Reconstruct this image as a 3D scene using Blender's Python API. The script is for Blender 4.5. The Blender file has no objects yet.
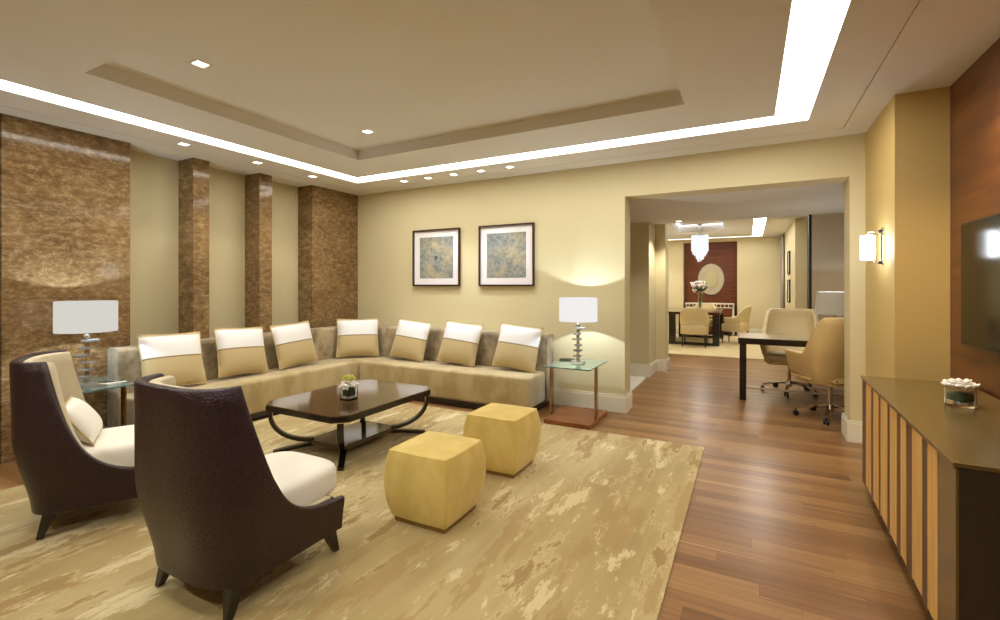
import bpy, bmesh, math, random
from mathutils import Vector, Matrix
random.seed(7)
R = math.radians
PI = math.pi
C = bpy.context.scene.collection
S = bpy.context.scene

# ---------------------------------------------------------------- camera
cam_d = bpy.data.cameras.new('camera')
cam = bpy.data.objects.new('camera', cam_d)
C.objects.link(cam)
cam.location = (0, 0, 1.35)
cam.rotation_euler = (R(90), 0, R(28.07))
cam_d.sensor_width = 36
cam_d.lens = 467 / 1000 * 36
cam_d.shift_y = -0.024
cam_d.clip_start = 0.05
S.camera = cam

# ---------------------------------------------------------------- exposure, world
S.view_settings.view_transform = 'Standard'
S.view_settings.look = 'None'
S.view_settings.gamma = 1
S.view_settings.use_curve_mapping = False
S.view_settings.exposure = 0.42
w = bpy.data.worlds.new('world')
S.world = w
w.use_nodes = True
w.node_tree.nodes['Background'].inputs[0].default_value = (1.0, 0.93, 0.80, 1)
w.node_tree.nodes['Background'].inputs[1].default_value = 0.3

STRIP = 9.0          # strength of the ceiling light strip
SPOT = 26.0          # power of a ceiling downlight
LAMP = 14.0           # bulb inside a table lamp

# ---------------------------------------------------------------- materials
def srgb(r, g, b):
    f = lambda c: (c / 255 / 12.92) if c / 255 <= 0.04045 else ((c / 255 + 0.055) / 1.055) ** 2.4
    return (f(r), f(g), f(b), 1)

class M:
    """small node-material builder"""
    def __init__(s, name, col=(0.8, 0.8, 0.8, 1), rough=0.5, metal=0.0, spec=None, coat=0, trans=0, ior=None, sheen=0):
        s.m = bpy.data.materials.new(name)
        s.m.use_nodes = True
        s.nt = s.m.node_tree
        s.b = s.nt.nodes['Principled BSDF']
        s.b.inputs['Base Color'].default_value = col
        s.b.inputs['Roughness'].default_value = rough
        s.b.inputs['Metallic'].default_value = metal
        if spec is not None: s.b.inputs['Specular IOR Level'].default_value = spec
        if coat: s.b.inputs['Coat Weight'].default_value = coat; s.b.inputs['Coat Roughness'].default_value = 0.08
        if trans: s.b.inputs['Transmission Weight'].default_value = trans
        if ior: s.b.inputs['IOR'].default_value = ior
        if sheen: s.b.inputs['Sheen Weight'].default_value = sheen; s.b.inputs['Sheen Roughness'].default_value = 0.4
    def n(s, t, **k):
        nd = s.nt.nodes.new(t)
        for a, v in k.items(): setattr(nd, a, v)
        return nd
    def l(s, a, b): s.nt.links.new(a, b)
    def coord(s, scale=(1, 1, 1), loc=(0, 0, 0), rot=(0, 0, 0), kind='Object'):
        tc = s.n('ShaderNodeTexCoord'); mp = s.n('ShaderNodeMapping')
        mp.inputs['Scale'].default_value = scale; mp.inputs['Location'].default_value = loc; mp.inputs['Rotation'].default_value = rot
        s.l(tc.outputs[kind], mp.inputs['Vector']); return mp.outputs[0]
    def noise(s, vec, scale=5, detail=4, rough=0.5, dist=0):
        nd = s.n('ShaderNodeTexNoise'); nd.inputs['Scale'].default_value = scale; nd.inputs['Detail'].default_value = detail
        nd.inputs['Roughness'].default_value = rough; nd.inputs['Distortion'].default_value = dist
        s.l(vec, nd.inputs['Vector']); return nd.outputs[0]
    def ramp(s, fac, stops, interp='LINEAR'):
        r = s.n('ShaderNodeValToRGB'); r.color_ramp.interpolation = interp
        e = r.color_ramp.elements
        while len(e) < len(stops): e.new(0.5)
        for i, (p, c) in enumerate(stops): e[i].position = p; e[i].color = c
        s.l(fac, r.inputs[0]); return r.outputs[0]
    def mix(s, fac, a, b, mode='MIX'):
        x = s.n('ShaderNodeMix', data_type='RGBA', blend_type=mode)
        for sock, v in ((x.inputs[0], fac), (x.inputs[6], a), (x.inputs[7], b)):
            if isinstance(v, (int, float, tuple)): sock.default_value = v
            else: s.l(v, sock)
        return x.outputs[2]
    def math(s, op, a, b=0.0):
        x = s.n('ShaderNodeMath', operation=op)
        for sock, v in ((x.inputs[0], a), (x.inputs[1], b)):
            if isinstance(v, (int, float)): sock.default_value = v
            else: s.l(v, sock)
        return x.outputs[0]
    def base(s, o): s.l(o, s.b.inputs['Base Color']); return s
    def bump(s, h, strength=0.3, dist=0.01):
        b = s.n('ShaderNodeBump'); b.inputs['Strength'].default_value = strength; b.inputs['Distance'].default_value = dist
        s.l(h, b.inputs['Height']); s.l(b.outputs[0], s.b.inputs['Normal']); return s

def paint(name, col, rough=0.65):
    m = M(name, col, rough)
    v = m.coord()
    m.bump(m.noise(v, 160, 2), 0.05, 0.002)
    return m.m

WALL = paint('wall_paint', srgb(218, 206, 164))
NICHE = paint('niche_paint', srgb(200, 188, 148))
GOLD = paint('gold_wall_paint', srgb(206, 178, 112))
CEIL = paint('ceiling_paint', srgb(228, 224, 216), 0.8)
TRIM = paint('trim_paint', srgb(234, 228, 208), 0.4)
TAUPE = paint('taupe_paint', srgb(196, 176, 146), 0.6)

def marble():
    m = M('brown_marble', rough=0.10, spec=0.28)
    v = m.coord((1, 1, 2.0))
    big = m.noise(v, 2.4, 8, 0.6, 0.5)
    fine = m.noise(v, 13, 12, 0.8, 0.15)
    base = m.ramp(big, [(0.30, srgb(92, 66, 40)), (0.48, srgb(124, 96, 62)), (0.62, srgb(152, 126, 88)), (0.75, srgb(116, 88, 54))])
    base = m.mix(0.6, base, m.ramp(fine, [(0.36, srgb(74, 50, 28)), (0.5, srgb(128, 100, 64)), (0.63, srgb(186, 162, 122))]))
    vo = m.n('ShaderNodeTexVoronoi', feature='DISTANCE_TO_EDGE'); vo.inputs['Scale'].default_value = 11
    wv = m.n('ShaderNodeVectorMath', operation='ADD')
    nz = m.n('ShaderNodeTexNoise'); nz.inputs['Scale'].default_value = 5; nz.inputs['Detail'].default_value = 5
    m.l(v, nz.inputs['Vector']); m.l(v, wv.inputs[0])
    sc = m.n('ShaderNodeVectorMath', operation='SCALE'); sc.inputs['Scale'].default_value = 0.22
    m.l(nz.outputs[1], sc.inputs[0]); m.l(sc.outputs[0], wv.inputs[1]); m.l(wv.outputs[0], vo.inputs['Vector'])
    vein = m.ramp(vo.outputs[0], [(0.0, (1, 1, 1, 1)), (0.035, (0, 0, 0, 1))])
    patch = m.ramp(m.noise(v, 3.2, 3), [(0.45, (0, 0, 0, 1)), (0.62, (1, 1, 1, 1))])
    f = m.math('MULTIPLY', m.math('MULTIPLY', vein, patch), 0.35)
    m.base(m.mix(f, base, srgb(212, 186, 146)))
    return m.m
MARBLE = marble()

def floor_mat():
    m = M('oak_plank_floor', rough=0.3, spec=0.45)
    tc = m.n('ShaderNodeTexCoord'); sp = m.n('ShaderNodeSeparateXYZ'); m.l(tc.outputs['Object'], sp.inputs[0])
    X, Y = sp.outputs[0], sp.outputs[1]
    RH, PL = 0.105, 1.25
    yr = m.math('DIVIDE', Y, RH); row = m.math('FLOOR', yr)
    def wn(a, b=None):
        w_ = m.n('ShaderNodeTexWhiteNoise', noise_dimensions='2D')
        c = m.n('ShaderNodeCombineXYZ'); m.l(a, c.inputs[0])
        if b is not None: m.l(b, c.inputs[1])
        m.l(c.outputs[0], w_.inputs['Vector']); return w_.outputs[0]
    off = wn(row)
    xr = m.math('ADD', m.math('DIVIDE', X, PL), m.math('MULTIPLY', off, 7.3)); col_ = m.math('FLOOR', xr)
    val = wn(col_, row)
    tone = m.ramp(val, [(0.0, srgb(122, 86, 50)), (0.35, srgb(138, 99, 60)), (0.7, srgb(148, 109, 67)), (1.0, srgb(160, 121, 77))])
    # grain, shifted per plank
    cx = m.n('ShaderNodeCombineXYZ'); m.l(m.math('ADD', m.math('MULTIPLY', X, 0.9), m.math('MULTIPLY', val, 40.0)), cx.inputs[0]); m.l(m.math('MULTIPLY', Y, 30.0), cx.inputs[1]); m.l(val, cx.inputs[2])
    g1 = m.noise(cx.outputs[0], 1.0, 8, 0.62, 0.4)
    tone = m.mix(0.9, tone, m.ramp(g1, [(0.28, (0.66, 0.63, 0.60, 1)), (0.55, (1.0, 1.0, 1.0, 1)), (0.72, (1.16, 1.14, 1.10, 1))]), 'MULTIPLY')
    cy = m.n('ShaderNodeCombineXYZ'); m.l(m.math('ADD', m.math('MULTIPLY', X, 0.35), m.math('MULTIPLY', val, 17.0)), cy.inputs[0]); m.l(m.math('MULTIPLY', Y, 20.0), cy.inputs[1])
    sap = m.ramp(m.noise(cy.outputs[0], 1.0, 2, 0.4), [(0.68, (0, 0, 0, 1)), (0.72, (1, 1, 1, 1))])
    tone = m.mix(m.math('MULTIPLY', sap, 0.5), tone, srgb(204, 168, 120))
    fy = m.math('FRACT', yr); fx = m.math('FRACT', xr)
    seam = m.math('MAXIMUM', m.math('LESS_THAN', fy, 0.014), m.math('LESS_THAN', fx, 0.0014))
    m.base(m.mix(m.math('MULTIPLY', seam, 0.55), tone, srgb(70, 44, 26)))
    m.bump(m.math('MULTIPLY', seam, -1.0), 0.2, 0.001)
    return m.m
FLOOR = floor_mat()

def rug_mat():
    m = M('silk_rug', rough=0.85, sheen=0.3)
    K = dict(rot=(0, 0, R(-6)))
    n3 = m.noise(m.coord((1.3, 0.30, 1), loc=(2, 9, 0)), 1.4, 4, 0.55)
    base = m.ramp(n3, [(0.32, srgb(156, 134, 84)), (0.5, srgb(174, 154, 102)), (0.68, srgb(190, 173, 126))])
    n5 = m.noise(m.coord((9, 0.8, 1), **K), 1.6, 5, 0.6)
    base = m.mix(0.35, base, m.ramp(n5, [(0.35, (0.82, 0.80, 0.74, 1)), (0.65, (1.1, 1.1, 1.1, 1))]), 'MULTIPLY')
    zone = m.noise(m.coord((0.55, 0.16, 1), loc=(4, 2, 0)), 1.6, 2)
    n1 = m.noise(m.coord((3.4, 0.95, 1), **K), 1.5, 12, 0.70, 0.15)
    n1 = m.math('ADD', n1, m.math('MULTIPLY', zone, 0.30))
    rim = m.ramp(n1, [(0.670, (0, 0, 0, 1)), (0.682, (1, 1, 1, 1)), (0.705, (1, 1, 1, 1)), (0.71, (0, 0, 0, 1))])
    dark = m.ramp(n1, [(0.705, (0, 0, 0, 1)), (0.712, (1, 1, 1, 1))])
    base = m.mix(m.math('MULTIPLY', rim, 0.35), base, srgb(212, 196, 146))
    base = m.mix(m.math('MULTIPLY', dark, 0.8), base, srgb(148, 118, 66))
    n2 = m.noise(m.coord((3.0, 0.85, 1), loc=(7, 3, 0), **K), 1.7, 12, 0.72, 0.15)
    light = m.ramp(n2, [(0.56, (0, 0, 0, 1)), (0.572, (1, 1, 1, 1))])
    base = m.mix(m.math('MULTIPLY', light, 0.7), base, srgb(218, 204, 160))
    n4 = m.noise(m.coord((2.6, 0.6, 1), loc=(1, 5, 0), **K), 2.0, 11, 0.68, 0.1)
    mid = m.ramp(n4, [(0.545, (0, 0, 0, 1)), (0.56, (1, 1, 1, 1))])
    base = m.mix(m.math('MULTIPLY', mid, 0.6), base, srgb(160, 130, 76))
    m.base(base)
    m.bump(m.math('ADD', m.noise(m.coord(), 420, 2), m.math('MULTIPLY', light, 0.8)), 0.35, 0.004)
    return m.m
RUG = rug_mat()

def velvet(name, c1, c2, sheen=0.6):
    m = M(name, rough=0.7, sheen=sheen)
    n = m.noise(m.coord((1, 1, 0.7)), 5, 5, 0.6)
    m.base(m.ramp(n, [(0.4, c1), (0.6, c2)]))
    m.bump(m.noise(m.coord(), 300, 2), 0.12, 0.002)
    return m.m
SOFA = velvet('gold_velvet', srgb(166, 146, 100), srgb(186, 168, 124))
SOFABACK = velvet('taupe_velvet', srgb(122, 106, 78), srgb(176, 158, 124))
OTTO = velvet('yellow_suede', srgb(212, 186, 100), srgb(226, 202, 120), 0.3)

def croc():
    m = M('crocodile_leather', srgb(62, 36, 38), 0.34, spec=0.5)
    vo = m.n('ShaderNodeTexVoronoi', feature='DISTANCE_TO_EDGE'); vo.inputs['Scale'].default_value = 60
    m.l(m.coord((0.8, 0.8, 1.6)), vo.inputs['Vector'])
    h = m.ramp(vo.outputs[0], [(0.0, (0, 0, 0, 1)), (0.22, (1, 1, 1, 1))])
    m.base(m.mix(h, srgb(28, 13, 17), srgb(52, 28, 36)))
    m.bump(h, 0.38, 0.003)
    return m.m
CROC = croc()

def fabric(name, c, rough=0.9, bump=0.15):
    m = M(name, c, rough, sheen=0.2)
    m.bump(m.noise(m.coord(), 260, 3), bump, 0.002)
    return m.m
CREAM = fabric('cream_chenille', srgb(208, 196, 166))
WHITE = fabric('white_boucle', srgb(238, 234, 222), bump=0.5)

def cushion_mat():
    m = M('striped_satin', rough=0.5, sheen=0.3)
    tc = m.n('ShaderNodeTexCoord'); sp = m.n('ShaderNodeSeparateXYZ')
    m.l(tc.outputs['Object'], sp.inputs[0])
    z = m.math('ADD', m.math('MULTIPLY', sp.outputs[2], 1.0 / 0.5), 0.0)
    col = m.ramp(z, [(0.0, srgb(192, 172, 126)), (0.50, srgb(192, 172, 126)), (0.52, srgb(136, 114, 76)), (0.55, srgb(232, 232, 232)), (0.93, srgb(232, 232, 232)), (0.94, srgb(194, 178, 136))], 'CONSTANT')
    m.base(col)
    m.bump(m.noise(m.coord((1, 1, 6)), 40, 3), 0.12, 0.003)
    return m.m
CUSHION = cushion_mat()

def wood(name, c1, c2, c3, axis='Z', rough=0.3, scale=1.0):
    m = M(name, rough=rough, spec=0.4)
    sc = {'Z': (14, 14, 1), 'Y': (14, 1.0, 14), 'X': (1, 14, 14)}[axis]
    n = m.noise(m.coord(tuple(a * scale for a in sc)), 1.6, 7, 0.6, 0.6)
    m.base(m.ramp(n, [(0.3, c1), (0.5, c2), (0.7, c3)]))
    return m.m
PANEL = wood('walnut_panel', srgb(78, 44, 22), srgb(104, 62, 34), srgb(128, 80, 44), 'Y', 0.32, 0.5)
MAHOG = wood('mahogany_panel', srgb(88, 42, 18), srgb(108, 54, 26), srgb(120, 66, 34), 'X', 0.35)
ESPRESSO = M('espresso_lacquer', srgb(22, 14, 12), 0.25, coat=0.3).m
TABLETOP = M('dark_bronze_lacquer', srgb(78, 58, 36), 0.12, coat=0.5).m
CHERRY = wood('cherry_base', srgb(124, 72, 38), srgb(144, 86, 48), srgb(156, 98, 58), 'X', 0.25)
BRONZE = M('bronze_lacquer', srgb(128, 108, 62), 0.24, metal=0.45).m
BRONZE_D = M('dark_bronze_side', srgb(72, 64, 50), 0.35, metal=0.3).m
SLAT = wood('gold_slat', srgb(206, 158, 84), srgb(224, 178, 100), srgb(236, 194, 118), 'Z', 0.4)
SLAT_D = wood('brown_slat', srgb(84, 56, 36), srgb(98, 68, 44), srgb(110, 78, 50), 'Z', 0.4)
BLACK = M('black_gap', srgb(14, 12, 11), 0.5).m
TVB = M('black_glossy_screen', srgb(8, 8, 9), 0.15, spec=0.25).m
TVF = M('black_bezel', srgb(30, 28, 30), 0.3).m
CHROME = M('polished_chrome', srgb(215, 212, 205), 0.08, metal=1.0).m
BRASS = M('mirror_bronze', srgb(150, 118, 82), 0.12, metal=1.0).m
GLASS = M('clear_glass', (1, 1, 1, 1), 0.0, trans=1.0, ior=1.45).m
CRYSTAL = M('crystal', (0.96, 0.97, 1, 1), 0.02, trans=0.85, ior=1.5).m
GREENGLASS = M('green_edge_glass', srgb(202, 236, 232), 0.02, trans=0.9, ior=1.45).m
MAT_W = M('picture_mat', srgb(236, 232, 232), 0.7).m
FRAME = M('picture_frame_wood', srgb(62, 26, 16), 0.3).m
LEATHER = M('tan_leather', srgb(214, 184, 124), 0.42, spec=0.4).m
LEATHER_P = M('pale_leather', srgb(212, 192, 146), 0.4).m
SHADE_G = M('grey_lamp_shade', srgb(200, 194, 182), 0.8).m
LEAF = M('dark_green_leaf', srgb(22, 66, 44), 0.4).m
LEAF_L = M('lime_bud', srgb(196, 200, 92), 0.6).m
PETAL = M('white_petal', srgb(244, 240, 234), 0.6).m
STEM = M('pale_green_stem', srgb(112, 136, 84), 0.6).m
RUBBER = M('black_plastic', srgb(22, 20, 19), 0.45).m
FLOORMARBLE = M('white_marble_floor', srgb(228, 222, 212), 0.15).m
DRUG = fabric('cream_carpet', srgb(222, 204, 158))
CURTAIN = fabric('grey_curtain', srgb(150, 136, 124))
GILT = M('antique_gold_leaf', srgb(190, 180, 138), 0.35, metal=0.4).m
RINGM = M('pale_silver_leaf', srgb(196, 184, 158), 0.4, metal=0.3).m
PAPER = M('notepad_paper', srgb(228, 224, 214), 0.7).m
SATIN_P = M('cushion_piping', srgb(196, 172, 124), 0.6).m

def emit(name, col, st):
    m = bpy.data.materials.new(name); m.use_nodes = True; nt = m.node_tree
    nt.nodes.remove(nt.nodes['Principled BSDF'])
    e = nt.nodes.new('ShaderNodeEmission'); e.inputs[0].default_value = col; e.inputs[1].default_value = st
    nt.links.new(e.outputs[0], nt.nodes['Material Output'].inputs[0]); return m
LED = emit('light_strip_diffuser', (1.0, 0.955, 0.87, 1), STRIP)
SPOTLED = emit('downlight_lens', (1.0, 0.96, 0.88, 1), 5.0)
SHADE = emit('lit_lamp_shade', (1.0, 0.985, 0.96, 1), 0.66)
SHADE_L = emit('lit_linen_shade', (1.0, 0.97, 0.89, 1), 0.50)
SCONCE = emit('lit_opal_glass', (0.88, 0.94, 1.0, 1), 17.0)
CHAND = emit('lit_crystal_drops', (0.97, 0.98, 1.0, 1), 0.75)

def art_mat(name, seed, motif):
    m = M(name, rough=0.5)
    v = m.coord(loc=(seed, 0, seed * 2))
    n = m.noise(v, 3.4, 7, 0.6, 0.7)
    col = m.ramp(n, [(0.36, srgb(66, 88, 104)), (0.46, srgb(116, 128, 132)), (0.54, srgb(156, 148, 122)), (0.64, srgb(186, 166, 128))])
    f = m.noise(v, 26, 6, 0.7)
    col = m.mix(0.5, col, m.ramp(f, [(0.35, srgb(100, 104, 100)), (0.65, srgb(190, 184, 162))]))
    if motif:
        tc = m.n('ShaderNodeTexCoord'); g = m.n('ShaderNodeVectorMath', operation='LENGTH'); m.l(tc.outputs['Object'], g.inputs[0])
        rr = m.math('ABSOLUTE', m.math('SUBTRACT', g.outputs[1], 0.022))
        k = m.math('LESS_THAN', rr, 0.006)
        col = m.mix(k, col, srgb(40, 44, 48))
    m.base(col); return m.m

# ---------------------------------------------------------------- mesh helpers
def nb(): return bmesh.new()

def box(bm, x0, x1, y0, y1, z0, z1, bev=0, seg=2):
    vs = [bm.verts.new(p) for p in ((x0, y0, z0), (x1, y0, z0), (x1, y1, z0), (x0, y1, z0), (x0, y0, z1), (x1, y0, z1), (x1, y1, z1), (x0, y1, z1))]
    fs = [bm.faces.new([vs[i] for i in q]) for q in ((3, 2, 1, 0), (4, 5, 6, 7), (0, 1, 5, 4), (1, 2, 6, 5), (2, 3, 7, 6), (3, 0, 4, 7))]
    if bev:
        es = list({e for f in fs for e in f.edges})
        bmesh.ops.bevel(bm, geom=es, offset=bev, segments=seg, profile=0.5, affect='EDGES')
    return bm

def grid(bm, f, nu, nv, closev=False, closeu=False, cap=False):
    g = [[bm.verts.new(f(i / (nu if closeu else nu - 1), j / (nv if closev else nv - 1))) for j in range(nv)] for i in range(nu)]
    for i in range(nu if closeu else nu - 1):
        for j in range(nv if closev else nv - 1):
            a, b = (i + 1) % nu, (j + 1) % nv
            try: bm.faces.new((g[i][j], g[a][j], g[a][b], g[i][b]))
            except ValueError: pass
    if cap and closev:
        bm.faces.new(list(reversed(g[0]))); bm.faces.new(g[-1])
    return g

def lathe(bm, prof, cx=0, cy=0, n=32, cap=True):
    rings = []
    for r, z in prof:
        rings.append([bm.verts.new((cx + r * math.cos(2 * PI * k / n), cy + r * math.sin(2 * PI * k / n), z)) for k in range(n)])
    for a, b in zip(rings, rings[1:]):
        for k in range(n): bm.faces.new((a[k], a[(k + 1) % n], b[(k + 1) % n], b[k]))
    if cap: bm.faces.new(list(reversed(rings[0]))); bm.faces.new(rings[-1])
    return bm

def tube(bm, pts, r, n=10, r2=None):
    """round tube along points; r may taper to r2"""
    pts = [Vector(p) for p in pts]; rings = []
    up = Vector((0, 0, 1))
    for i, p in enumerate(pts):
        t = (pts[min(i + 1, len(pts) - 1)] - pts[max(i - 1, 0)]).normalized()
        a = t.cross(up)
        if a.length < 1e-3: a = t.cross(Vector((1, 0, 0)))
        a.normalize(); b = a.cross(t).normalized()
        rr = r if r2 is None else r + (r2 - r) * i / (len(pts) - 1)
        rings.append([bm.verts.new(p + a * rr * math.cos(2 * PI * k / n) + b * rr * math.sin(2 * PI * k / n)) for k in range(n)])
    for a, b in zip(rings, rings[1:]):
        for k in range(n): bm.faces.new((a[k], a[(k + 1) % n], b[(k + 1) % n], b[k]))
    bm.faces.new(list(reversed(rings[0]))); bm.faces.new(rings[-1])
    return bm

def bar(bm, pts, side, w_, th):
    """flat bar along points in a vertical plane; side = horizontal unit vector across the width"""
    pts = [Vector(p) for p in pts]; side = Vector(side).normalized(); rings = []
    for i, p in enumerate(pts):
        t = (pts[min(i + 1, len(pts) - 1)] - pts[max(i - 1, 0)]).normalized()
        nrm = t.cross(side).normalized()
        ww = w_[i] if isinstance(w_, (list, tuple)) else w_
        tt = th[i] if isinstance(th, (list, tuple)) else th
        rings.append([bm.verts.new(p + side * ww / 2 * a + nrm * tt / 2 * b) for a, b in ((-1, -1), (1, -1), (1, 1), (-1, 1))])
    for a, b in zip(rings, rings[1:]):
        for k in range(4): bm.faces.new((a[k], a[(k + 1) % 4], b[(k + 1) % 4], b[k]))
    bm.faces.new(list(reversed(rings[0]))); bm.faces.new(rings[-1])
    return bm

def prism(bm, poly, z0, z1, bev=0):
    a = [bm.verts.new((x, y, z0)) for x, y in poly]; b = [bm.verts.new((x, y, z1)) for x, y in poly]
    n = len(poly); fs = [bm.faces.new(list(reversed(a))), bm.faces.new(b)]
    for i in range(n): fs.append(bm.faces.new((a[i], a[(i + 1) % n], b[(i + 1) % n], b[i])))
    if bev: bmesh.ops.bevel(bm, geom=list({e for f in fs for e in f.edges}), offset=bev, segments=2, profile=0.5, affect='EDGES')
    return bm

def ball(bm, c, r, sc=(1, 1, 1), u=14, v=8, rot=None):
    mt = Matrix.Translation(c) @ (rot.to_4x4() if rot else Matrix()) @ Matrix.Diagonal((r * sc[0], r * sc[1], r * sc[2], 1))
    bmesh.ops.create_uvsphere(bm, u_segments=u, v_segments=v, radius=1, matrix=mt)

def build(name, bm, mat, parent=None, loc=None, smooth=True, sub=0, bevel=0, angle=40):
    bmesh.ops.recalc_face_normals(bm, faces=bm.faces)
    me = bpy.data.meshes.new(name); bm.to_mesh(me); bm.free()
    o = bpy.data.objects.new(name, me); C.objects.link(o)
    if mat: me.materials.append(mat)
    if loc: o.location = loc
    if parent: o.parent = parent
    if smooth:
        me.polygons.foreach_set('use_smooth', [True] * len(me.polygons))
        try: me.set_sharp_from_angle(angle=R(angle))
        except Exception: pass
    if bevel:
        b = o.modifiers.new('bevel', 'BEVEL'); b.width = bevel; b.segments = 2; b.limit_method = 'ANGLE'
    if sub:
        sb = o.modifiers.new('subsurf', 'SUBSURF'); sb.levels = sub; sb.render_levels = sub
    return o

def struct(name, bm, mat, bevel=0):
    o = build(name, bm, mat, smooth=False, bevel=bevel); o['kind'] = 'structure'; return o

def thing(name, label, cat, loc=(0, 0, 0), rz=0, group=None):
    o = bpy.data.objects.new(name, None); C.objects.link(o); o.empty_display_size = 0.1
    o.location = loc; o.rotation_euler = (0, 0, rz); return tag(o, label, cat, group)

def tag(o, label, cat, group=None):
    o['label'] = label; o['category'] = cat
    if group: o['group'] = group
    return o

def dup(o, parent=None):
    c = o.copy(); C.objects.link(c)
    if parent: c.parent = parent
    for ch in list(o.children): dup(ch, c)
    return c

def spot(name, loc, power, size=80, blend=0.6, col=(1.0, 0.93, 0.82), rot=(0, 0, 0), r=0.03):
    l = bpy.data.lights.new(name, 'SPOT'); l.energy = power; l.spot_size = R(size); l.spot_blend = blend; l.color = col; l.shadow_soft_size = r
    o = bpy.data.objects.new(name, l); C.objects.link(o); o.location = loc; o.rotation_euler = rot; return o

def bulb(name, loc, power, col=(0.72, 0.86, 1.0), r=0.012):
    l = bpy.data.lights.new(name, 'POINT'); l.energy = power; l.color = col; l.shadow_soft_size = r
    o = bpy.data.objects.new(name, l); C.objects.link(o); o.location = loc; return o

# ---------------------------------------------------------------- room shell
HC = 2.66
struct('floor', box(nb(), -5.6, 3.6, -2.8, 15.0, -0.1, 0), FLOOR)
struct('trim_1', box(nb(), -3.6, -1.33, 5.26, 7.15, 0, 0.004), FLOORMARBLE)
struct('wall_left', box(nb(), -5.45, -5.27, -2.8, 5.0, 0, 2.9), NICHE)
struct('wall_rear', box(nb(), -5.45, 3.0, -2.8, -2.6, 0, 2.9), WALL)
b = nb()
box(b, -5.45, -1.165, 5.0, 5.26, 0, 2.9)
box(b, 0.77, 3.0, 5.0, 5.26, 0, 2.9)
box(b, -1.165, 0.77, 5.0, 5.26, 2.30, 2.9)
struct('wall_back', b, WALL)
struct('wall_right', box(nb(), 0.88, 1.4, 4.095, 5.0, 0, 2.9), GOLD)
b = nb()
for (y0, y1) in ((-2.6, -0.7), (-0.695, 1.7), (1.705, 4.095)):
    box(b, 1.165, 1.35, y0, y1, 0, 2.9)
struct('wall_side_panel', b, PANEL)

# marble slabs and pilasters on the left wall
def pil(n, y0, y1):
    b = nb()
    box(b, -5.27, -5.0, y0, y1, 0, 1.248); box(b, -5.27, -5.0, y0, y1, 1.251, 2.9)
    struct('trim_%d' % n, b, MARBLE)
pil(2, 1.345, 2.18); pil(3, 2.73, 2.89); pil(4, 3.46, 3.62); pil(5, 4.20, 5.0); pil(6, -0.6, 1.338)

# main ceiling in rings
def ring(b, o, i, z0, z1):
    (a0, a1, c0, c1), (p0, p1, q0, q1) = o, i
    box(b, a0, a1, c0, q0, z0, z1); box(b, a0, a1, q1, c1, z0, z1)
    box(b, a0, p0, q0, q1, z0, z1); box(b, p1, a1, q0, q1, z0, z1)
b = nb()
OUT = (-5.27, 1.165, -2.6, 5.0)
G1 = (-4.785, 0.695, 0.15, 4.765); G2 = (-4.775, 0.685, 0.16, 4.755)
S1 = (-4.40, 0.412, 0.53, 4.395); S2 = (-4.19, 0.176, 0.75, 4.175); T = (-3.60, -0.41, 1.33, 3.60)
ring(b, OUT, G1, HC, 2.9); ring(b, G2, S1, HC, 2.9); ring(b, S2, T, HC, 2.9)
ring(b, G1, G2, HC + 0.012, 2.9)
box(b, T[0], T[1], T[2], T[3], HC + 0.10, 2.9)
ring(b, S1, S2, HC + 0.03, 2.9)
struct('ceiling', b, CEIL)
b = nb(); ring(b, S1, S2, HC + 0.012, HC + 0.028)
tag(build('ceiling_light_strip', b, LED, smooth=False), 'wide continuous white light strip running around the living room ceiling', 'light')

# baseboards
BH = 0.19
def bb(name, segs):
    b = nb()
    for s in segs:
        box(b, *s, 0, BH - 0.025)
        x0, x1, y0, y1 = s
        mx = 0.006
        box(b, x0 + mx, x1 - mx, y0 + mx, y1 - mx, BH - 0.025, BH)
    return struct(name, b, TRIM, bevel=0.003)
bb('baseboard_back', [(-1.96, -1.145, 4.978, 5.0), (-1.165, -1.145, 5.0, 5.28)])
bb('baseboard_right', [(0.75, 0.88, 4.978, 5.0), (0.75, 0.77, 5.0, 5.28), (0.858, 0.88, 4.095, 4.978)])

# passage and rooms beyond the opening
struct('ceiling_passage', box(nb(), -3.6, 3.6, 5.26, 7.5, 2.30, 2.9), CEIL)
b = nb(); box(b, -3.6, -1.31, 7.15, 7.72, 0, 2.3)
box(b, -3.6, -1.165, 7.72, 8.05, 0, 2.9)
struct('wall_passage_left', b, WALL)
struct('wall_passage_end', box(nb(), -3.6, -3.5, 5.26, 8.0, 0, 2.9), TAUPE)
bb('baseboard_left', [(-3.5, -1.29, 7.128, 7.15), (-1.31, -1.29, 7.15, 7.72), (-1.29, -1.145, 7.698, 7.72), (-1.165, -1.145, 7.72, 8.07)])
struct('wall_study', box(nb(), 0.735, 3.6, 7.42, 7.6, 0, 2.9), TAUPE)
struct('trim_7', box(nb(), 0.705, 0.735, 7.42, 7.6, 0, 2.3), BLACK)
struct('wall_study_right', box(nb(), 3.0, 3.2, 5.26, 7.42, 0, 2.9), WALL)
struct('wall_dining_right', box(nb(), 0.79, 0.985, 10.7, 13.6, 0, 2.9), WALL)
b = nb(); box(b, -3.6, -1.69, 14.5, 14.75, 0, 2.9); box(b, -0.29, 3.6, 14.5, 14.75, 0, 2.9); box(b, -1.69, -0.29, 14.5, 14.75, 2.6, 2.9)
struct('wall_dining_back', b, WALL)
struct('wall_dining_panel', box(nb(), -1.69, -0.29, 14.70, 14.8, 0, 2.6), MAHOG)
struct('wall_dining_left', box(nb(), -3.7, -3.6, 7.5, 15, 0, 2.9), WALL)
struct('wall_dining_end', box(nb(), 3.6, 3.7, 5.2, 15, 0, 2.9), WALL)
bb('baseboard_dining', [(-0.29, 0.79, 14.478, 14.5), (-3.6, -1.69, 14.478, 14.5)])
DT = (-1.5, -0.48, 9.6, 12.1)
b = nb()
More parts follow.
